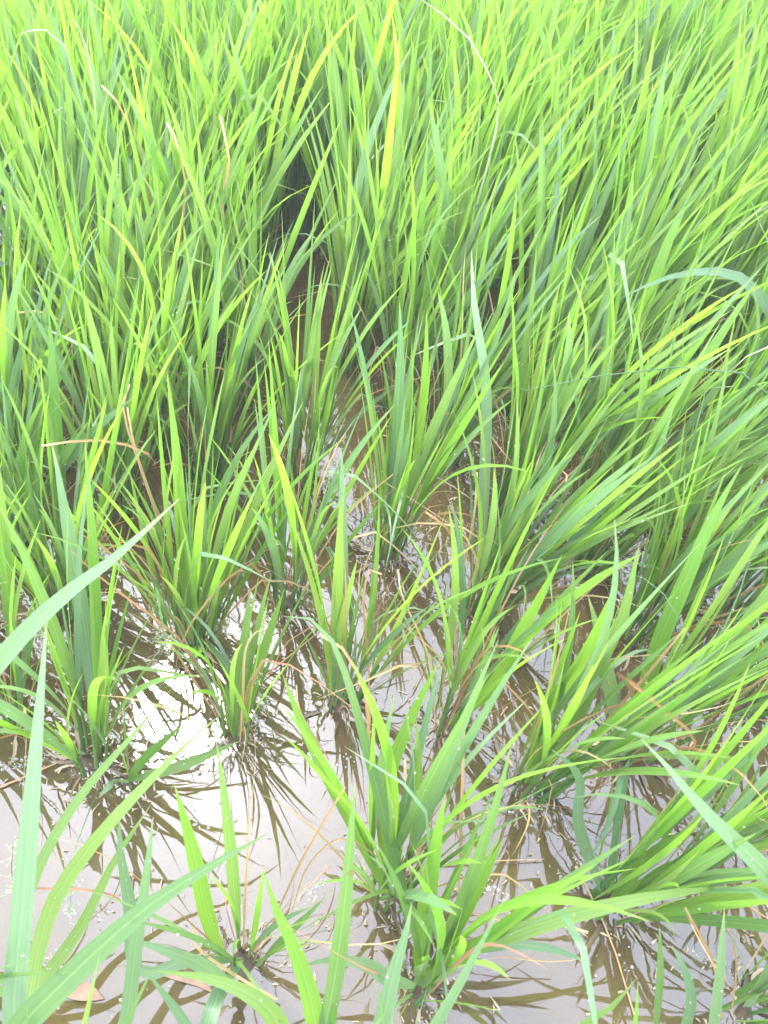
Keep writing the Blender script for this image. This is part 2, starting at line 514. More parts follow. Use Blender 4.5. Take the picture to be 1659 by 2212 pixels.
def lib_leaf(name, bend, start, ratio, twist, mat, fold=0.25, wob=0.0, kink=None, n=11):
    """unit length blade from the origin up +Z, bending towards +X; upper side faces -X (the stem)"""
    pts, nrm = [], []
    p, ang, yaw = Vector(), 0.0, 0.0
    w1, w2 = random.uniform(-1, 1), random.uniform(0, 6.28)
    for i in range(n):
        t = i / (n - 1)
        a = bend * max(0, (t - start) / (1 - start)) ** 1.5
        if kink and t > kink[0]:
            a += kink[1] * min(1, (t - kink[0]) / 0.12)
        yaw = wob * math.sin(w2 + t * 5) * t + w1 * wob * t
        d = Vector((math.sin(a) * math.cos(yaw), math.sin(a) * math.sin(yaw) + 0.12 * yaw, math.cos(a))).normalized()
        if i:
            p = p + d / (n - 1)
        pts.append(p.copy())
        up = Vector((-math.cos(a), 0, math.sin(a)))
        nrm.append(Matrix.Rotation(twist * t, 3, d) @ up)
    return ribbon(name, pts, nrm, ratio, mat, fold)

U = random.uniform
LIB = {'erect': [], 'arch': [], 'droop': [], 'spear': [], 'dry': [], 'kink': []}
def pick_mat():
    r = random.random()
    return M['young'] if r < 0.42 else M['glaucous'] if r < 0.64 else M['mature']
for i in range(60):
    LIB['erect'].append(lib_leaf('leaf', R(U(3, 18)), 0.2, U(0.034, 0.054), R(U(-70, 70)), pick_mat(), U(0.1, 0.4), 0.06))
for i in range(50):
    LIB['arch'].append(lib_leaf('leaf', R(U(16, 45)), U(0.25, 0.55), U(0.028, 0.046), R(U(-60, 60)), random.choice([M['mature'], M['mature'], M['glaucous'], M['young']]), U(0.1, 0.35), 0.1))
for i in range(24):
    LIB['droop'].append(lib_leaf('leaf', R(U(90, 150)), U(0.2, 0.4), U(0.022, 0.040), R(U(-50, 50)), random.choice([M['mature'], M['glaucous'], M['glaucous']]), 0.2, 0.12))
for i in range(16):
    LIB['kink'].append(lib_leaf('leaf', R(U(10, 30)), 0.2, U(0.024, 0.040), R(U(-50, 50)), random.choice([M['mature'], M['glaucous']]), 0.2, 0.1, (U(0.45, 0.75), R(U(50, 110)))))
for i in range(30):
    LIB['spear'].append(lib_leaf('leaf', R(U(0, 12)), 0.1, U(0.022, 0.038), R(U(-90, 90)), random.choice([M['young'], M['young'], M['mature']]), U(0.4, 0.9), 0.03))
for i in range(24):
    LIB['dry'].append(lib_leaf('dry_leaf', R(U(5, 85)), U(0.1, 0.5), U(0.006, 0.011), R(U(-200, 200)), M['dry'], 0.5, 0.35, (U(0.4, 0.8), R(U(20, 110))) if i % 2 else None))

YOUNG = [m_ for m_ in LIB['erect'] + LIB['arch'] + LIB['spear'] if m_.materials[0] is M['young']]

def lib_stem(i):
    n, k = 5, 6
    v, f, uv = [], [], []
    lean = U(-0.04, 0.04)
    for a in range(n):
        t = a / (n - 1)
        r = 0.028 * (1.15 - 0.55 * t) * (1.2 if a == 0 else 1)
        for b in range(k):
            an = 2 * math.pi * b / k
            v.append((math.cos(an) * r + lean * t * t, math.sin(an) * r * 0.7, t))
            uv.append((b / k * 0.4, t * 0.8))
    for a in range(n - 1):
        for b in range(k):
            f.append((a * k + b, a * k + (b + 1) % k, (a + 1) * k + (b + 1) % k, (a + 1) * k + b))
    return mesh('stem', v, f, M['stem'], uv)
STEMS = [lib_stem(i) for i in range(8)]

M['rot'] = leaf_mat('rotting_sheath', [(0.0, (0.05, 0.032, 0.018)), (0.5, (0.13, 0.085, 0.05)), (1.0, (0.42, 0.33, 0.22))], (1, 1, 1), 0.1, 0.35, (0.3, 0.22, 0.14), spec=0.7)
SHEATH = [lib_leaf('dead_sheath', R(U(20, 160)), 0.0, U(0.06, 0.14), R(U(-120, 120)), M['rot'], 0.6, 0.8, None, 6) for i in range(14)]

def frame_matrix(pos, d, towards, s, sw=None):
    z = d.normalized()
    x = towards - z * towards.dot(z)
    if x.length < 1e-4:
        x = Vector((1, 0, 0)) - z * z.x
    x.normalize()
    y = z.cross(x)
    sw = sw or s
    m = Matrix(((x.x * s, y.x * sw, z.x * s, pos.x), (x.y * s, y.y * sw, z.y * s, pos.y), (x.z * s, y.z * sw, z.z * s, pos.z), (0, 0, 0, 1)))
    return m

drops = []
def lean_at(p):
    return R(9 + 6 * min(1, max(0, (p.x + 0.1) / 0.6)) + (4 if p.x < -0.4 else 0))

def grow(pl):
    p, s = pl['p'], pl['s']
    root = bpy.data.objects.new('rice_plant', None)
    COL.objects.link(root)
    root.location = p
    root.empty_display_size = 0.02
    tag(root, pl['label'], 'rice plant', pl['group'] or ('rice clumps standing in the flooded field'))
    pl['root'] = root
    far = p.y > 1.5
    if s < 0.2:
        nt_, hs = 2, 0.35
    else:
        nt_ = max(3, int(round((25 if far else 18 if p.y > 0.7 else 10) * s + U(-1, 1))))
        hs = 0.82 + 0.18 * min(s, 1.0)
    tall = 1 + 0.48 * min(1, max(0, (p.y - 0.75) / 1.5))
    lean = lean_at(p) + R(U(-4, 4))
    leanv = Vector((math.tan(lean), U(-0.05, 0.08), 0))
    rad = 0.012 + 0.024 * s
    a0 = U(0, 6.28)
    for k in range(nt_):
        az = a0 + k * 2.4 + U(-0.3, 0.3)
        rr = rad * math.sqrt((k + 0.5) / nt_)
        b = Vector((math.cos(az) * rr, math.sin(az) * rr, -0.012))
        out_ = Vector((math.cos(az), math.sin(az), 0))
        sp = U(0.02, 0.21) * (0.35 + 0.65 * rr / rad)
        d = (Vector((0, 0, 1)) + out_ * sp + leanv).normalized()
        sl = U(0.08, 0.17) * hs * (tall + 0.1 * (tall > 1.3))
        link('stem', random.choice(STEMS), root, frame_matrix(b, d, out_, sl, sl * 1.0 if sl > 0.1 else sl))
        nl = random.choice([2, 3, 3, 4]) if not far else random.choice([2, 3, 3])
        if s < 0.2:
            nl = 2
        flip = random.choice([-1, 1])
        fa = U(0, 6.28)
        for q in range(nl):
            t = 0.45 + 0.55 * (q + 1) / nl
            pos = b + d * (sl * t)
            if q == nl - 1 and random.random() < 0.6:
                kind, L_, tilt = 'spear', U(0.24, 0.40), R(U(1, 7))
            else:
                r = random.random()
                kind = 'erect' if r < 0.72 else 'arch' if r < 0.92 else 'kink' if r < 0.95 else 'droop'
                L_, tilt = U(0.27, 0.48), R(U(3, 14))
                if kind == 'droop':
                    L_ *= 0.85
            L_ *= hs * tall
            faz = fa + flip * math.pi * q + U(-0.5, 0.5)
            lo = (Vector((math.cos(faz), math.sin(faz), 0)) * 0.8 + out_ * 0.7)
            lo = lo.normalized() if lo.length > 0.05 else out_
            ld = (d + lo * math.tan(tilt)).normalized()
            me = random.choice(LIB[kind])
            if p.y > 1.6 and me.materials[0] is not M['young'] and random.random() < 0.35:  # more light yellow-green leaves far off, imitating the bright glare wash in colour
                me = random.choice(YOUNG)
            mt = frame_matrix(pos, ld, lo + Vector((0, 0, -0.3)), L_, L_ * (U(0.40, 0.95) if p.y < 0.7 else U(0.30, 0.74)))
            o = link('leaf', me, root, mt)
            if p.y < 1.7 and random.random() < 0.30:
                for _ in range(random.choice([1, 2, 3, 5])):
                    vv = me.vertices[random.randrange(6, 27)].co
                    drops.append((mt @ vv) + p)
    if s > 0.3 and p.y < 1.3:
        for k in range(int(2 + 6 * s)):      # thin late shoots and grassy blades
            az = U(0, 6.28)
            out_ = Vector((math.cos(az), math.sin(az), 0))
            d = (Vector((0, 0, 1)) + out_ * U(0.05, 0.5) + leanv).normalized()
            L_ = U(0.12, 0.40)
            link('leaf', random.choice(LIB['erect'] + LIB['arch']), root, frame_matrix(out_ * rad * U(0.3, 1.1), d, out_, L_, L_ * U(0.2, 0.42)))
    if p.y < 1.75:
        for k in range(int(6 + 11 * s)):
            az = U(0, 6.28)
            out_ = Vector((math.cos(az), math.sin(az), 0))
            d = (out_ * U(0.5, 1.6) + Vector((U(-.5, .5), U(-.5, .5), U(0.15, 0.9)))).normalized()
            b = out_ * rad * U(0.5, 1.5) + Vector((0, 0, 0.001))
            L_ = U(0.022, 0.075)
            link('dead_sheath', random.choice(SHEATH), root, frame_matrix(b, d, out_ + Vector((0, 0, -.8)), L_))
    if s > 0.3:
        for k in range(random.choice([2, 3, 3, 4, 5, 6]) + (7 if -0.45 < p.x < 0.5 and 0.45 < p.y < 1.5 else 0)):
            az = U(0, 6.28)
            out_ = Vector((math.cos(az), math.sin(az), 0))
            d = (Vector((0, 0, 1)) + out_ * U(0.03, 0.5) + leanv).normalized()
            L_ = U(0.18, 0.50)
            link('dry_leaf', random.choice(LIB['dry']), root, frame_matrix(out_ * rad * U(0.2, 1.0), d, out_, L_))

for pl in plants:
    grow(pl)

# ------------------------------------------------------------------ single blades that the photograph shows clearly
def spline(P, n):
    P = [P[0] * 2 - P[1]] + P + [P[-1] * 2 - P[-2]]
    # dense Catmull-Rom, then resample by arc length
    D = []
    for i in range(1, len(P) - 2):
        a, b, c, d = P[i - 1], P[i], P[i + 1], P[i + 2]
        for k in range(12):
            t = k / 12
            D.append(0.5 * ((2 * b) + (c - a) * t + (2 * a - 5 * b + 4 * c - d) * t * t + (3 * b - a - 3 * c + d) * t ** 3))
    D.append(P[-2])
    S = [0]
    for i in range(1, len(D)):
        S.append(S[-1] + (D[i] - D[i - 1]).length)
    out, j = [], 0
    for i in range(n):
        s = S[-1] * i / (n - 1)
        while j < len(S) - 2 and S[j + 1] < s:
            j += 1
        f = (s - S[j]) / max(1e-9, S[j + 1] - S[j])
        out.append(D[j].lerp(D[j + 1], min(1, f)))
    return out

def flat_prof(t):
    return (0.8 + 0.2 * min(1, t / 0.2)) * (1 if t < 0.75 else max(0.05, 1 - ((t - 0.75) / 0.25) ** 2))

def hero(pts, wid, mat, name='leaf', face=None, fold=0.22, prof=width_profile, n=13):
    """pts: (photo x, photo y, height) for points of the blade, base first; wid in metres"""
    pts = [(a, b, c * (1.24 if max(q[1] for q in pts[-2:]) < 450 else 1)) for a, b, c in pts]
    P = [at(*q) for q in pts]
    i = int(np.argmin(np.hypot(PXY[:, 0] - P[0].x, PXY[:, 1] - P[0].y)))
    pl = plants[i]
    if pts[0][2] > 0.06:
        P = [pl['p'] + Vector((0, 0, 0.02)), (pl['p'] + Vector((0, 0, 0.02))).lerp(P[0], 0.5) + Vector((0, 0, 0.03))] + P
        n = 16
    C = spline(P, n)
    C = [c - pl['p'] for c in C]
    f = face or Vector((U(-0.35, 0.35), -0.75, 0.7))
    nrm = [f] * n
    o = link(name, ribbon(name, C, nrm, wid, M[mat], fold, prof), pl['root'])
    if mat != 'pale' and name == 'leaf' and P[0].y < 1.5:
        for _ in range(3):
            drops.append(C[random.randrange(3, n - 2)] + pl['p'] + Vector((U(-.3, .3) * wid, 0, 0.001)))
    return o

cm = 0.01
H = [
 ([(20,2260,.30),(130,2130,.36),(315,1962,.43),(460,1868,.455),(585,1797,.46)],2.5*cm,'mature'),
 ([(30,2200,.25),(50,1950,.33),(75,1650,.45),(102,1331,.55)],2.1*cm,'glaucous'),
 ([(60,2180,.15),(96,2004,.22),(146,1896,.27),(257,1756,.33),(400,1610,.38),(475,1545,.40)],1.7*cm,'mature'),
 ([(40,2100,.12),(67,1916,.2),(163,1735,.28),(301,1572,.36),(372,1486,.4)],1.3*cm,'mature'),
 ([(58,2138,.1),(163,2021,.16),(248,1858,.24),(326,1738,.3)],1.4*cm,'mature'),
 ([(262,2240,.1),(295,2033,.25),(315,1900,.35),(331,1767,.45)],1.5*cm,'glaucous'),
 ([(300,2100,.1),(282,1960,.18),(262,1850,.26),(256,1756,.32)],1.7*cm,'glaucous'),
 ([(482,2075,.03),(450,1984,.12),(418,1840,.24),(377,1694,.34)],1.9*cm,'young'),
 ([(690,2240,.12),(670,2149,.2),(635,2044,.27),(595,1960,.32),(570,1879,.36)],2.0*cm,'young'),
 ([(700,2260,.1),(722,2122,.22),(746,1940,.36),(758,1800,.45),(765,1690,.52)],1.8*cm,'mature'),
 ([(712,2250,.1),(722,2180,.17),(732,2110,.2)],1.6*cm,'young'),
 ([(815,2260,.2),(832,2188,.25),(852,2096,.31),(876,2018,.36),(890,1948,.40)],1.9*cm,'glaucous'),
 ([(895,2130,.05),(835,2112,.14),(800,2086,.18),(722,2072,.2),(649,2087,.19)],1.7*cm,'glaucous'),
 ([(500,2140,.02),(470,2108,.1),(425,2078,.15),(350,2050,.19),(275,2026,.2)],2.0*cm,'glaucous'),
 ([(620,2260,.1),(590,2190,.17),(530,2142,.21),(440,2110,.24),(330,2098,.25)],2.2*cm,'mature'),
 ([(430,2260,.1),(395,2200,.17),(350,2140,.22),(312,2095,.26)],1.8*cm,'glaucous'),
 ([(908,2130,.03),(995,2056,.14),(1090,2022,.2),(1205,1984,.25),(1330,1952,.27),(1450,1930,.27),(1580,1914,.25)],2.0*cm,'mature'),
 ([(910,2125,.04),(980,2064,.11),(1045,2047,.15),(1130,2040,.18),(1220,2058,.17),(1280,2086,.15)],1.5*cm,'glaucous'),
 ([(1720,1960,.3),(1659,1885,.36),(1530,1760,.44),(1445,1660,.48),(1382,1592,.50)],2.1*cm,'glaucous'),
 ([(915,2120,.03),(985,2004,.13),(1030,1925,.2),(1090,1804,.29)],1.5*cm,'young'),
 ([(905,2125,.02),(912,2034,.13),(932,1884,.27),(962,1714,.4)],2.0*cm,'young'),
 ([(1230,2250,.2),(1270,2205,.24),(1320,2175,.27),(1375,2114,.3)],1.9*cm,'mature'),
 ([(1540,2260,.1),(1555,2084,.26),(1565,1959,.36)],1.6*cm,'glaucous'),
 ([(1480,2250,.08),(1492,2160,.16),(1480,2098,.2),(1450,2040,.24)],1.7*cm,'glaucous'),
 ([(1415,2230,.06),(1425,2109,.16),(1425,1999,.25)],1.0*cm,'mature'),
 ([(1300,1925,.03),(1249,1782,.15),(1253,1702,.2),(1240,1660,.24),(1190,1618,.28)],1.6*cm,'glaucous'),
 ([(1310,1925,.03),(1345,1700,.22),(1350,1640,.25),(1312,1790,.2),(1250,1879,.14)],1.2*cm,'glaucous'),
 ([(-80,1560,.3),(0,1428,.42),(125,1298,.52),(250,1203,.57),(390,1075,.6)],2.3*cm,'glaucous'),
 ([(222,1600,.02),(217,1500,.08),(211,1380,.2),(203,1200,.35),(183,945,.5)],2.1*cm,'young'),
 ([(212,1590,.02),(190,1400,.16),(160,1220,.32),(125,1020,.46),(110,950,.5)],2.2*cm,'glaucous'),
 ([(135,1300,.02),(128,1050,.22),(117,853,.38),(105,663,.5)],2.3*cm,'young'),
 ([(412,1380,.02),(395,1200,.18),(383,1000,.36),(360,798,.5)],1.8*cm,'young'),
 ([(535,865,.02),(512,700,.22),(480,540,.4),(462,430,.5)],2.2*cm,'young'),
 ([(970,1565,.02),(1065,1480,.15),(1125,1366,.27),(1172,1280,.35),(1215,1196,.41)],2.1*cm,'young'),
 ([(1140,1690,.02),(1165,1590,.12),(1205,1500,.2),(1255,1426,.29),(1295,1346,.36),(1332,1258,.42)],2.4*cm,'young'),
 ([(1150,1690,.02),(1230,1581,.12),(1305,1410,.28),(1345,1335,.34),(1382,1171,.45)],2.0*cm,'mature'),
 ([(1355,1640,.02),(1322,1506,.16),(1296,1380,.3),(1270,1286,.38)],2.0*cm,'glaucous'),
 ([(1160,1695,.02),(1270,1636,.1),(1355,1580,.16),(1440,1525,.21),(1515,1476,.24)],1.9*cm,'mature'),
 ([(1360,1610,.02),(1420,1400,.22),(1480,1256,.33),(1540,1116,.42),(1605,1000,.48)],2.2*cm,'young'),
 ([(1330,1120,.1),(1405,955,.28),(1480,843,.37),(1560,720,.45),(1640,600,.5)],2.2*cm,'young'),
 ([(1270,910,.05),(1340,780,.2),(1395,653,.36),(1440,530,.46),(1500,400,.52)],2.4*cm,'young'),
 ([(1690,760,.3),(1655,660,.4),(1600,600,.45),(1530,586,.47),(1430,603,.47),(1330,650,.43)],2.0*cm,'glaucous'),
 ([(1760,720,.42),(1690,738,.47),(1645,755,.47),(1605,775,.455),(1565,815,.42)],2.0*cm,'pale'),
 ([(1035,1290,.02),(1048,1000,.25),(1050,830,.38),(1025,660,.48),(1018,540,.52)],1.8*cm,'glaucous'),
 ([(735,1510,.02),(738,1300,.2),(740,1100,.36),(738,965,.45)],2.1*cm,'glaucous'),
 ([(835,1195,.02),(850,1050,.16),(880,920,.28),(905,830,.35)],1.7*cm,'young'),
 ([(1320,1945,.02),(1370,1855,.12),(1415,1785,.2),(1462,1719,.26)],1.5*cm,'young'),
 ([(1330,1945,.02),(1400,1850,.12),(1495,1784,.2)],1.5*cm,'young'),
 ([(1345,1940,.02),(1430,1875,.09),(1490,1851,.12)],1.4*cm,'young'),
 ([(1315,1930,.01),(1322,1880,.06),(1335,1838,.1)],1.1*cm,'young'),
 ([(1360,1935,.01),(1362,1890,.05),(1365,1864,.08)],1.2*cm,'mature'),
 ([(1350,1945,.02),(1480,1900,.1),(1600,1885,.16),(1700,1865,.2)],1.7*cm,'mature'),
 ([(1360,1935,.02),(1500,1850,.14),(1620,1830,.2),(1720,1820,.25)],1.8*cm,'mature'),
 ([(830,1920,.02),(770,1790,.14),(700,1660,.24),(645,1546,.32),(610,1456,.38)],1.8*cm,'young'),
 ([(835,1915,.02),(830,1720,.16),(880,1570,.27),(950,1425,.37)],1.8*cm,'young'),
 ([(850,1915,.02),(862,1780,.13),(905,1650,.22)],1.7*cm,'young'),
 ([(450,1386,.02),(520,1480,.06),(560,1560,.05)],1.2*cm,'glaucous'),
 ([(508,1588,.02),(515,1500,.1),(528,1400,.2),(540,1270,.28)],1.9*cm,'mature'),
 ([(512,1588,.02),(555,1450,.14),(615,1270,.26)],1.6*cm,'young'),
 ([(430,1386,.02),(425,1300,.07),(418,1220,.13)],1.6*cm,'young'),
 ([(505,1588,.01),(492,1520,.04),(488,1470,.07)],1.3*cm,'young'),
 ([(880,1970,.1),(760,1500,.38),(690,1350,.42),(600,1330,.42)],1.3*cm,'mature'),
 ([(280,1684,.01),(310,1640,.06),(400,1560,.12)],1.4*cm,'young'),
 ([(282,1684,.01),(245,1690,.08),(212,1725,.07)],1.5*cm,'glaucous'),
 ([(285,1684,.01),(400,1650,.05),(520,1600,.08)],1.6*cm,'mature'),
 # bent, bleached tips among the far blades
 ([(220,420,.3),(200,170,.52),(172,62,.6),(152,42,.6),(138,85,.57)],1.5*cm,'pale'),
 ([(185,260,.45),(135,85,.58),(105,66,.59),(65,66,.57),(25,82,.53)],1.4*cm,'pale'),
 ([(190,330,.4),(145,243,.5),(125,235,.5),(100,262,.47)],1.5*cm,'pale'),
 ([(1075,260,.45),(1055,160,.55),(1015,85,.6),(955,30,.63),(895,-10,.63)],1.6*cm,'pale'),
 ([(1490,190,.4),(1515,80,.5),(1526,10,.54)],1.8*cm,'pale'),
 ([(1440,250,.4),(1462,190,.45),(1472,150,.47)],1.6*cm,'pale'),
 ([(1659,560,.35),(1640,480,.42),(1600,380,.5)],1.3*cm,'pale'),
]
for pts, wd, mt in H:
    hero(pts, wd * (0.34 if mt == 'pale' else 1.12), mt)

def straw_prof(t):
    return 0.7 + 0.3 * math.sin(t * 3.1)
D = [  # dead, tan or reddish blades still standing in their clumps
 ([(930,1940,.02),(908,1870,.07),(903,1790,.12),(878,1690,.18),(875,1640,.2)],.65*cm),
 ([(990,1925,.03),(995,1809,.17),(1000,1659,.3),(1003,1560,.36)],.5*cm),
 ([(1020,2050,.03),(1050,2029,.1),(1110,1989,.16),(1170,1986,.17),(1270,2014,.14)],.6*cm),
 ([(300,2040,.05),(260,1944,.18),(175,1921,.2),(80,1919,.19)],.5*cm),
 ([(600,2159,.02),(500,2100,.06),(425,2044,.08),(420,2000,.1)],.6*cm),
 ([(1360,1480,.25),(1335,1451,.3),(1420,1521,.28),(1495,1586,.25),(1498,1620,.2)],.7*cm),
 ([(1180,1690,.03),(1260,1611,.1),(1380,1476,.22),(1480,1356,.33)],.8*cm),
 ([(980,1331,.02),(1005,1206,.15),(1025,1106,.25),(1030,1020,.3)],.5*cm),
 ([(1020,1320,.02),(995,1271,.08),(975,1156,.22),(920,1106,.25)],.6*cm),
 ([(340,1010,.1),(335,998,.33),(300,968,.35),(200,950,.36),(90,963,.35)],.6*cm),
 ([(560,870,.03),(550,843,.2),(500,803,.25),(450,793,.26),(410,813,.24)],.55*cm),
 ([(150,760,.3),(145,703,.38),(90,673,.4),(40,675,.4)],.5*cm),
 ([(310,340,.42),(280,270,.5),(250,215,.54),(220,185,.55)],.7*cm),
 ([(400,425,.38),(395,360,.45),(385,310,.49),(360,265,.5)],.7*cm),
 ([(480,450,.35),(495,350,.45),(475,250,.5)],.7*cm),
 ([(510,505,.3),(530,450,.36),(560,365,.43)],.6*cm),
 ([(500,1000,.03),(500,880,.12),(512,780,.2),(520,720,.25)],.7*cm),
 ([(430,1380,.03),(300,1000,.3),(265,880,.38),(280,830,.4)],.5*cm),
 ([(160,1000,.05),(155,700,.3),(150,560,.38)],.6*cm),
 ([(900,900,.03),(905,840,.1),(890,815,.13),(860,805,.13)],.8*cm),
 ([(800,1560,.02),(795,1420,.15),(785,1300,.27),(800,1225,.33),(825,1240,.33)],.45*cm),
 ([(780,1560,.02),(750,1440,.1),(715,1340,.2)],.4*cm),
 ([(830,1880,.03),(800,1650,.22),(790,1500,.32),(740,1400,.37),(690,1370,.38)],.6*cm),
 ([(500,960,.02),(492,870,.12),(505,790,.2),(520,740,.24)],.5*cm),
 ([(650,1290,.02),(690,1200,.1),(760,1100,.18),(880,1000,.26)],.35*cm),
 ([(375,1170,.05),(330,1080,.2),(290,960,.32),(275,880,.37)],.5*cm),
 ([(1060,1320,.02),(1090,1180,.12),(1140,1080,.2)],.45*cm),
 ([(1240,1150,.02),(1250,1050,.15),(1258,985,.25)],.5*cm),
 ([(1400,1340,.05),(1440,1200,.24),(1470,1080,.36)],.5*cm),
 ([(1480,1590,.1),(1600,1500,.22),(1680,1440,.28)],.5*cm),
 ([(1560,2200,.02),(1540,2080,.12),(1480,1960,.2)],.45*cm),
 ([(1580,2190,.02),(1590,2080,.1),(1575,2000,.15)],.4*cm),
 ([(590,1990,.05),(640,1880,.16),(690,1790,.24),(745,1700,.3)],.4*cm),
 ([(630,1970,.03),(665,1870,.12),(740,1810,.18),(830,1860,.12)],.35*cm),
 ([(1180,1690,.02),(1160,1560,.14),(1085,1470,.22),(1100,1475,.21)],.4*cm),
 ([(880,1990,.05),(950,1960,.08),(1090,1990,.06)],.35*cm),
 ([(710,1640,.03),(650,1540,.12),(640,1480,.14)],.35*cm),
 ([(940,1560,.03),(930,1430,.16),(870,1290,.3),(860,1230,.33)],.4*cm),
 ([(1010,1560,.03),(985,1400,.2),(990,1240,.32)],.45*cm),
 ([(650,1020,.03),(640,900,.18),(620,820,.26)],.45*cm),
 ([(1110,880,.03),(1150,760,.2),(1200,690,.28)],.5*cm),
 ([(1230,900,.03),(1240,790,.18),(1225,700,.28)],.5*cm),
]
for pts, wd in D:
    hero(pts, wd * 0.8, 'dry', name='dry_leaf', prof=straw_prof, fold=0.5)

# ------------------------------------------------------------------ loose things: straws on the water, rush, weeds, seedling, dead leaf
def tube(name, pts, r0, r1, mat, k=5):
    v, f, uv = [], [], []
    n = len(pts)
    for i, p in enumerate(pts):
        tg = (pts[min(i + 1, n - 1)] - pts[max(i - 1, 0)]).normalized()
        a = tg.cross(Vector((0.3, 0.2, 1))).normalized()
        b = tg.cross(a)
        r = r0 + (r1 - r0) * i / (n - 1)
        for q in range(k):
            an = 2 * math.pi * q / k
            v.append(tuple(p + (a * math.cos(an) + b * math.sin(an)) * r))
            uv.append((0.5 * q / k, i / (n - 1) * 0.8))
    for i in range(n - 1):
        for q in range(k):
            f.append((i * k + q, i * k + (q + 1) % k, (i + 1) * k + (q + 1) % k, (i + 1) * k + q))
    return mesh(name, v, f, mat, uv)

STRAW = [
 ([(1245,1870,.035),(1262,1905,.02),(1300,1984,.006),(1330,2059,.004),(1360,2159,.004),(1376,2212,.004)],.0024,'reddish brown broken stalk lying on the water below the low fanned clump'),
 ([(945,1868,.006),(1060,1860,.008),(1175,1856,.008)],.0014,'thin straight orange straw lying flat on open water near bottom centre'),
 ([(120,1620,.004),(220,1571,.005),(300,1506,.008)],.0018,'grey brown straw lying across the white sky reflection at left'),
 ([(560,1470,.006),(640,1405,.009),(715,1343,.012)],.0020,'pale tan straw lying slantwise on the water below the small rooted clump'),
 ([(1570,1931,.05),(1615,1957,.045),(1680,1998,.04)],.0022,'whitish straw jutting in from the right edge near the bottom corner'),
 ([(1455,1874,.05),(1495,1890,.045),(1535,1909,.035)],.0017,'short cream straw caught among blades right of the low fanned clump'),
 ([(1090,1135,.03),(1140,1165,.03),(1190,1200,.025)],.0030,'wide cream straw lying on the dark broken mud right of centre'),
 ([(0,1700,.004),(60,1675,.006),(140,1640,.01)],.0026,'fat grey straw floating at the left edge above the foam'),
 ([(820,1035,.22),(900,1085,.2),(1000,1150,.16)],.0013,'thin yellow straw slanting down right, one of the crossed pair at centre'),
 ([(750,1120,.16),(850,1060,.2),(950,985,.22)],.0013,'thin yellow straw slanting up right, one of the crossed pair at centre'),
]
for pts, r, lab in STRAW:
    P = [at(*q) for q in pts]
    org = Vector((P[0].x, P[0].y, P[0].z))
    C = [c - org for c in spline(P, 6)]
    o = link('dry_straw', tube('dry_straw', C, r * 0.75, r * 0.5, M['dry'], 4))
    o.location = org
    tag(o, lab, 'straw', 'loose straws in the paddy')

def thing(name, loc, lab, cat, group=None):
    r = bpy.data.objects.new(name, None)
    COL.objects.link(r)
    r.location = loc
    r.empty_display_size = 0.02
    return tag(r, lab, cat, group)

# rush
P = [at(*q) for q in [(1715,960,.12),(1650,840,.4),(1580,800,.45),(1450,793,.47),(1255,818,.45),(1135,843,.42)]]
base = Vector((P[0].x, P[0].y, 0))
P = [base] + P
r_ = thing('rush_plant', base, 'long bare grey green rush stalk arching in from the right edge', 'rush')
link('stalk', tube('stalk', [c - base for c in spline(P, 9)], .0042, .0008, M['glaucous'], 3), r_)

def weed(pts, lab, heads=26):
    P = [at(*q) for q in pts]
    base = Vector((P[0].x, P[0].y, 0))
    C = [c - base for c in spline(P, 9)]
    r_ = thing('grass_weed', base, lab, 'weed', 'flowering weeds in the rice')
    link('stalk', tube('stalk', C, .0013, .0005, M['stem'], 3), r_)
    v, f = [], []
    for k in range(heads):
        t = U(0.62, 1)
        c = C[min(7, int(t * 8))].lerp(C[min(8, int(t * 8) + 1)], U(0, 1))
        sd_ = Vector((U(-1, 1), U(-1, 1), U(-.3, .6))).normalized()
        e = c + sd_ * U(.004, .016)
        q = len(v)
        rr = U(.0009, .0016)
        v += [tuple(e + Vector(x) * rr) for x in ((1.6, 0, 0), (-1.6, 0, 0), (0, 1, 0), (0, -1, 0), (0, 0, 1), (0, 0, -1))]
        f += [(q, q + 2, q + 4), (q + 2, q + 1, q + 4), (q + 1, q + 3, q + 4), (q + 3, q, q + 4), (q + 2, q, q + 5), (q + 1, q + 2, q + 5), (q + 3, q + 1, q + 5), (q, q + 3, q + 5)]
        q = len(v)
        a = (e - c).cross(Vector((0, 0, 1))).normalized() * .0003
        v += [tuple(c - a), tuple(c + a), tuple(e)]
        f += [(q, q + 1, q + 2)]
    h = link('seed_head', mesh('seed_head', v, f, M['seed']), r_)
    h['kind'] = 'stuff'
weed([(60,2180,.02),(40,2050,.1),(25,1900,.18),(28,1820,.22)], 'feathery pale grass weed at the left edge near the bottom corner')
weed([(215,1700,.01),(190,1760,.1),(160,1850,.1),(150,1980,.03)], 'drooping pale seed head hanging to the water among left blades')
weed([(600,1640,.01),(585,1560,.08),(560,1470,.14),(545,1400,.16)], 'fine seeded grass weed beside the thin clump in open water')
weed([(960,900,.02),(975,700,.25),(955,520,.42),(950,440,.5)], 'tall thin seed stalk rising above centre in front of the middle stand', 14)
weed([(830,880,.02),(845,640,.3),(850,480,.45)], 'thin green seed stalk left of the tallest one above centre', 14)
weed([(240,780,.02),(330,640,.22),(360,560,.3)], 'pinkish seeded grass weed in the upper left clumps', 30)
weed([(345,1470,.01),(350,1420,.03),(345,1370,.06)], 'short feathery weed leaning on the left of the full clump', 40)

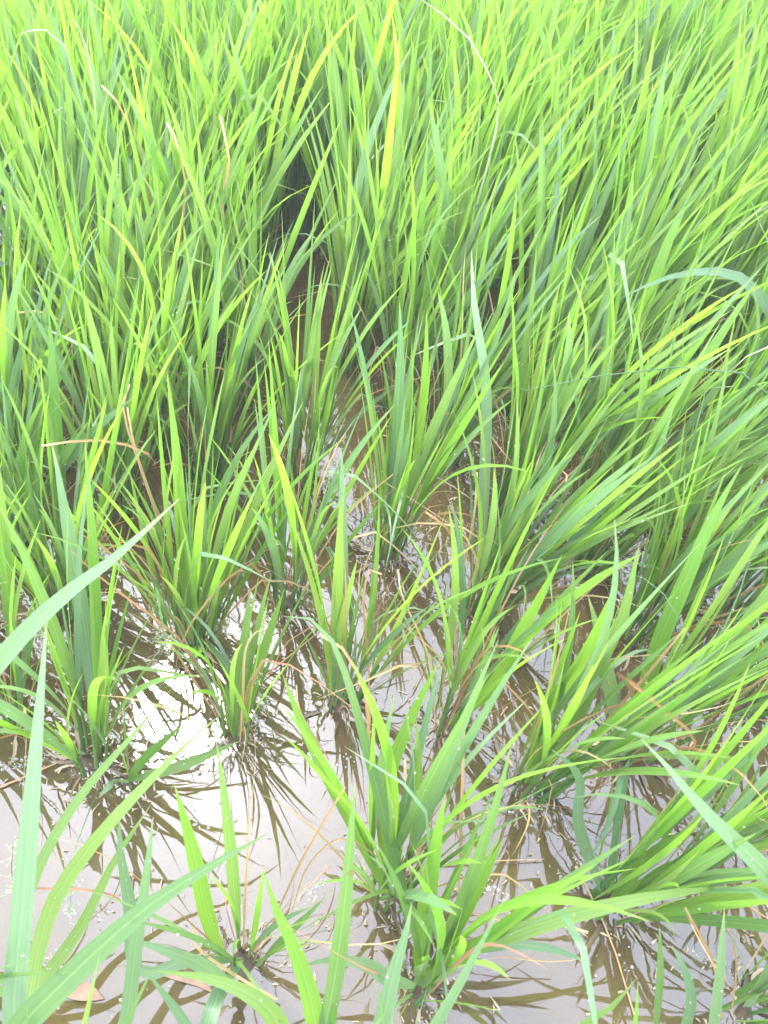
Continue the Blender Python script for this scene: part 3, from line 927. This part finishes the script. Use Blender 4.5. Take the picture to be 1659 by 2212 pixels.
# seedling with round leaves at the foot of the full clump
sp_ = at(428, 1412)
r_ = thing('weed_seedling', sp_, 'bright yellow green seedling with small round leaves at a muddy clump foot', 'seedling')
for dx, dy, s_ in ((-.004, -.002, .009), (.007, .004, .006), (-.001, .008, .005)):
    v, f = [(0, 0, .001)], []
    for k in range(9):
        an = 2 * math.pi * k / 9
        v.append((math.cos(an) * s_, math.sin(an) * s_ * 1.15, .0025 * math.cos(an * 2)))
        f.append((0, 1 + k, 1 + (k + 1) % 9))
    lf = link('round_leaf', mesh('round_leaf', v, f, M['seedling']), r_)
    lf.location = (dx, dy, .008)
    lf.rotation_euler = (U(.1, .5), U(-.4, .4), U(0, 3))
link('stalk', tube('stalk', [Vector((0, 0, -.01)), Vector((0, 0, .008))], .001, .0008, M['stem'], 4), r_)

def dead_leaf(pts, wd, lab):
    P = [at(*q) for q in pts]
    org = P[0].copy()
    C = [c - org for c in spline(P, 10)]
    o = link('dead_leaf', ribbon('dead_leaf', C, [Vector((.1, 0, 1))] * 10, wd, M['dead'], 0.15))
    o.location = org
    tag(o, lab, 'dead leaf')
dead_leaf([(130,2135,.003),(180,2142,.004),(225,2158,.003)], .022, 'pinkish dead leaf floating near the bottom left corner')
dead_leaf([(330,2095,.003),(420,2120,.004),(470,2150,.003)], .010, 'narrow brown dead leaf floating by the sparse bottom left clump')

# ------------------------------------------------------------------ bits on the water, bubbles, dew
def visible_pos():
    while True:
        i = random.randrange(len(KNOWN))
        p = plants[i]['p']
        a, r = U(0, 6.28), abs(random.gauss(0, 0.065)) + 0.01
        return Vector((p.x + math.cos(a) * r, p.y + math.sin(a) * r, 0))

v, f = [], []
def bit(p, L_, w_, az, tilt):
    q = len(v)
    d = Vector((math.cos(az), math.sin(az), 0)); s_ = Vector((-math.sin(az), math.cos(az), 0))
    up = Vector((0, 0, 1))
    m_ = p + up * (w_ * 0.8 + tilt)
    v.extend(tuple(x) for x in (p - d * L_ - s_ * w_, p - d * L_ + s_ * w_, m_ - s_ * w_, m_ + s_ * w_, p + d * L_ - s_ * w_ * .5, p + d * L_ + s_ * w_ * .5))
    f.extend([(q, q + 1, q + 3, q + 2), (q + 2, q + 3, q + 5, q + 4)])
for k in range(3600):
    p = visible_pos() if k % 3 else Vector((U(-.85, .95), U(.12, 1.7), 0))
    p.z = U(0.0003, 0.004)
    if k % 3 == 0 and random.random() < 0.5:
        p = Vector((random.gauss(.38, .22), random.gauss(1.12, .18), U(.001, .006)))
    s_ = U(0.4, 1.0) ** 2
    bit(p, (.011 if random.random() < .3 else .005) * s_, .0011 * U(.5, 1.4), U(0, 6.28), U(0, .002))
o = link('debris', mesh('debris', v, f, M['debris'], smooth=False))
o['kind'] = 'stuff'
tag(o, 'brown rotting straw bits floating round the rice clumps', 'debris')

def balls(name, pts, mat, half):
    v, f = [], []
    nu, nv = 6, 3
    for p, r in pts:
        q = len(v)
        lo = 0 if half else -math.pi / 2
        for j in range(nv):
            th = lo + (math.pi / 2 - lo) * j / nv
            for i in range(nu):
                an = 2 * math.pi * i / nu
                v.append((p.x + r * math.cos(th) * math.cos(an), p.y + r * math.cos(th) * math.sin(an), p.z + r * math.sin(th)))
        v.append((p.x, p.y, p.z + r))
        for j in range(nv - 1):
            for i in range(nu):
                f.append((q + j * nu + i, q + j * nu + (i + 1) % nu, q + (j + 1) * nu + (i + 1) % nu, q + (j + 1) * nu + i))
        for i in range(nu):
            f.append((q + (nv - 1) * nu + i, q + (nv - 1) * nu + (i + 1) % nu, q + nv * nu))
    o = link(name, mesh(name, v, f, mat))
    o['kind'] = 'stuff'
    return o
bp = []
for k in range(130):
    c = visible_pos() if k % 2 else Vector((U(-.6, .7), U(.18, 1.0), 0))
    for j in range(random.choice([1, 2, 4, 9])):
        bp.append((c + Vector((random.gauss(0, .009), random.gauss(0, .009), .0002)), U(.0008, .0028)))
RAFT = [(342,1355,350,1500,90),(0,1655,150,1632,130),(150,1850,156,1985,80),(225,1345,330,1328,60),(235,1595,385,1600,90),(575,1490,555,1600,80),(1050,1680,1100,1670,50),(690,1330,700,1440,50),(480,1420,560,1430,40),(1100,1750,1180,1740,50),(1030,1900,1120,1960,60),(985,2040,1060,2090,60),(100,2050,120,2180,70),(640,1960,700,1900,50),(1500,2060,1600,2110,60),(1240,1850,1290,1900,50),(420,2080,520,2090,50),(820,1280,860,1300,40),(180,1660,240,1660,60)]
for x0, y0, x1, y1, n in RAFT:
    for k in range(n):
        t = U(0, 1)
        c = at(x0 + (x1 - x0) * t + random.gauss(0, 9), y0 + (y1 - y0) * t + random.gauss(0, 8), 0.0002)
        bp.append((c, U(.0006, .0019) if random.random() < .93 else .003))
tag(balls('foam_bubbles', bp, M['bubble'], True), 'small clear bubbles floating in clusters on the brown water', 'bubbles')
tag(balls('dew_drops', [(p, random.choice([.0004, .0005, .0006, .0008, .0011])) for p in drops], M['drop'], False), 'white water drops beaded on the rice blades', 'water drops')
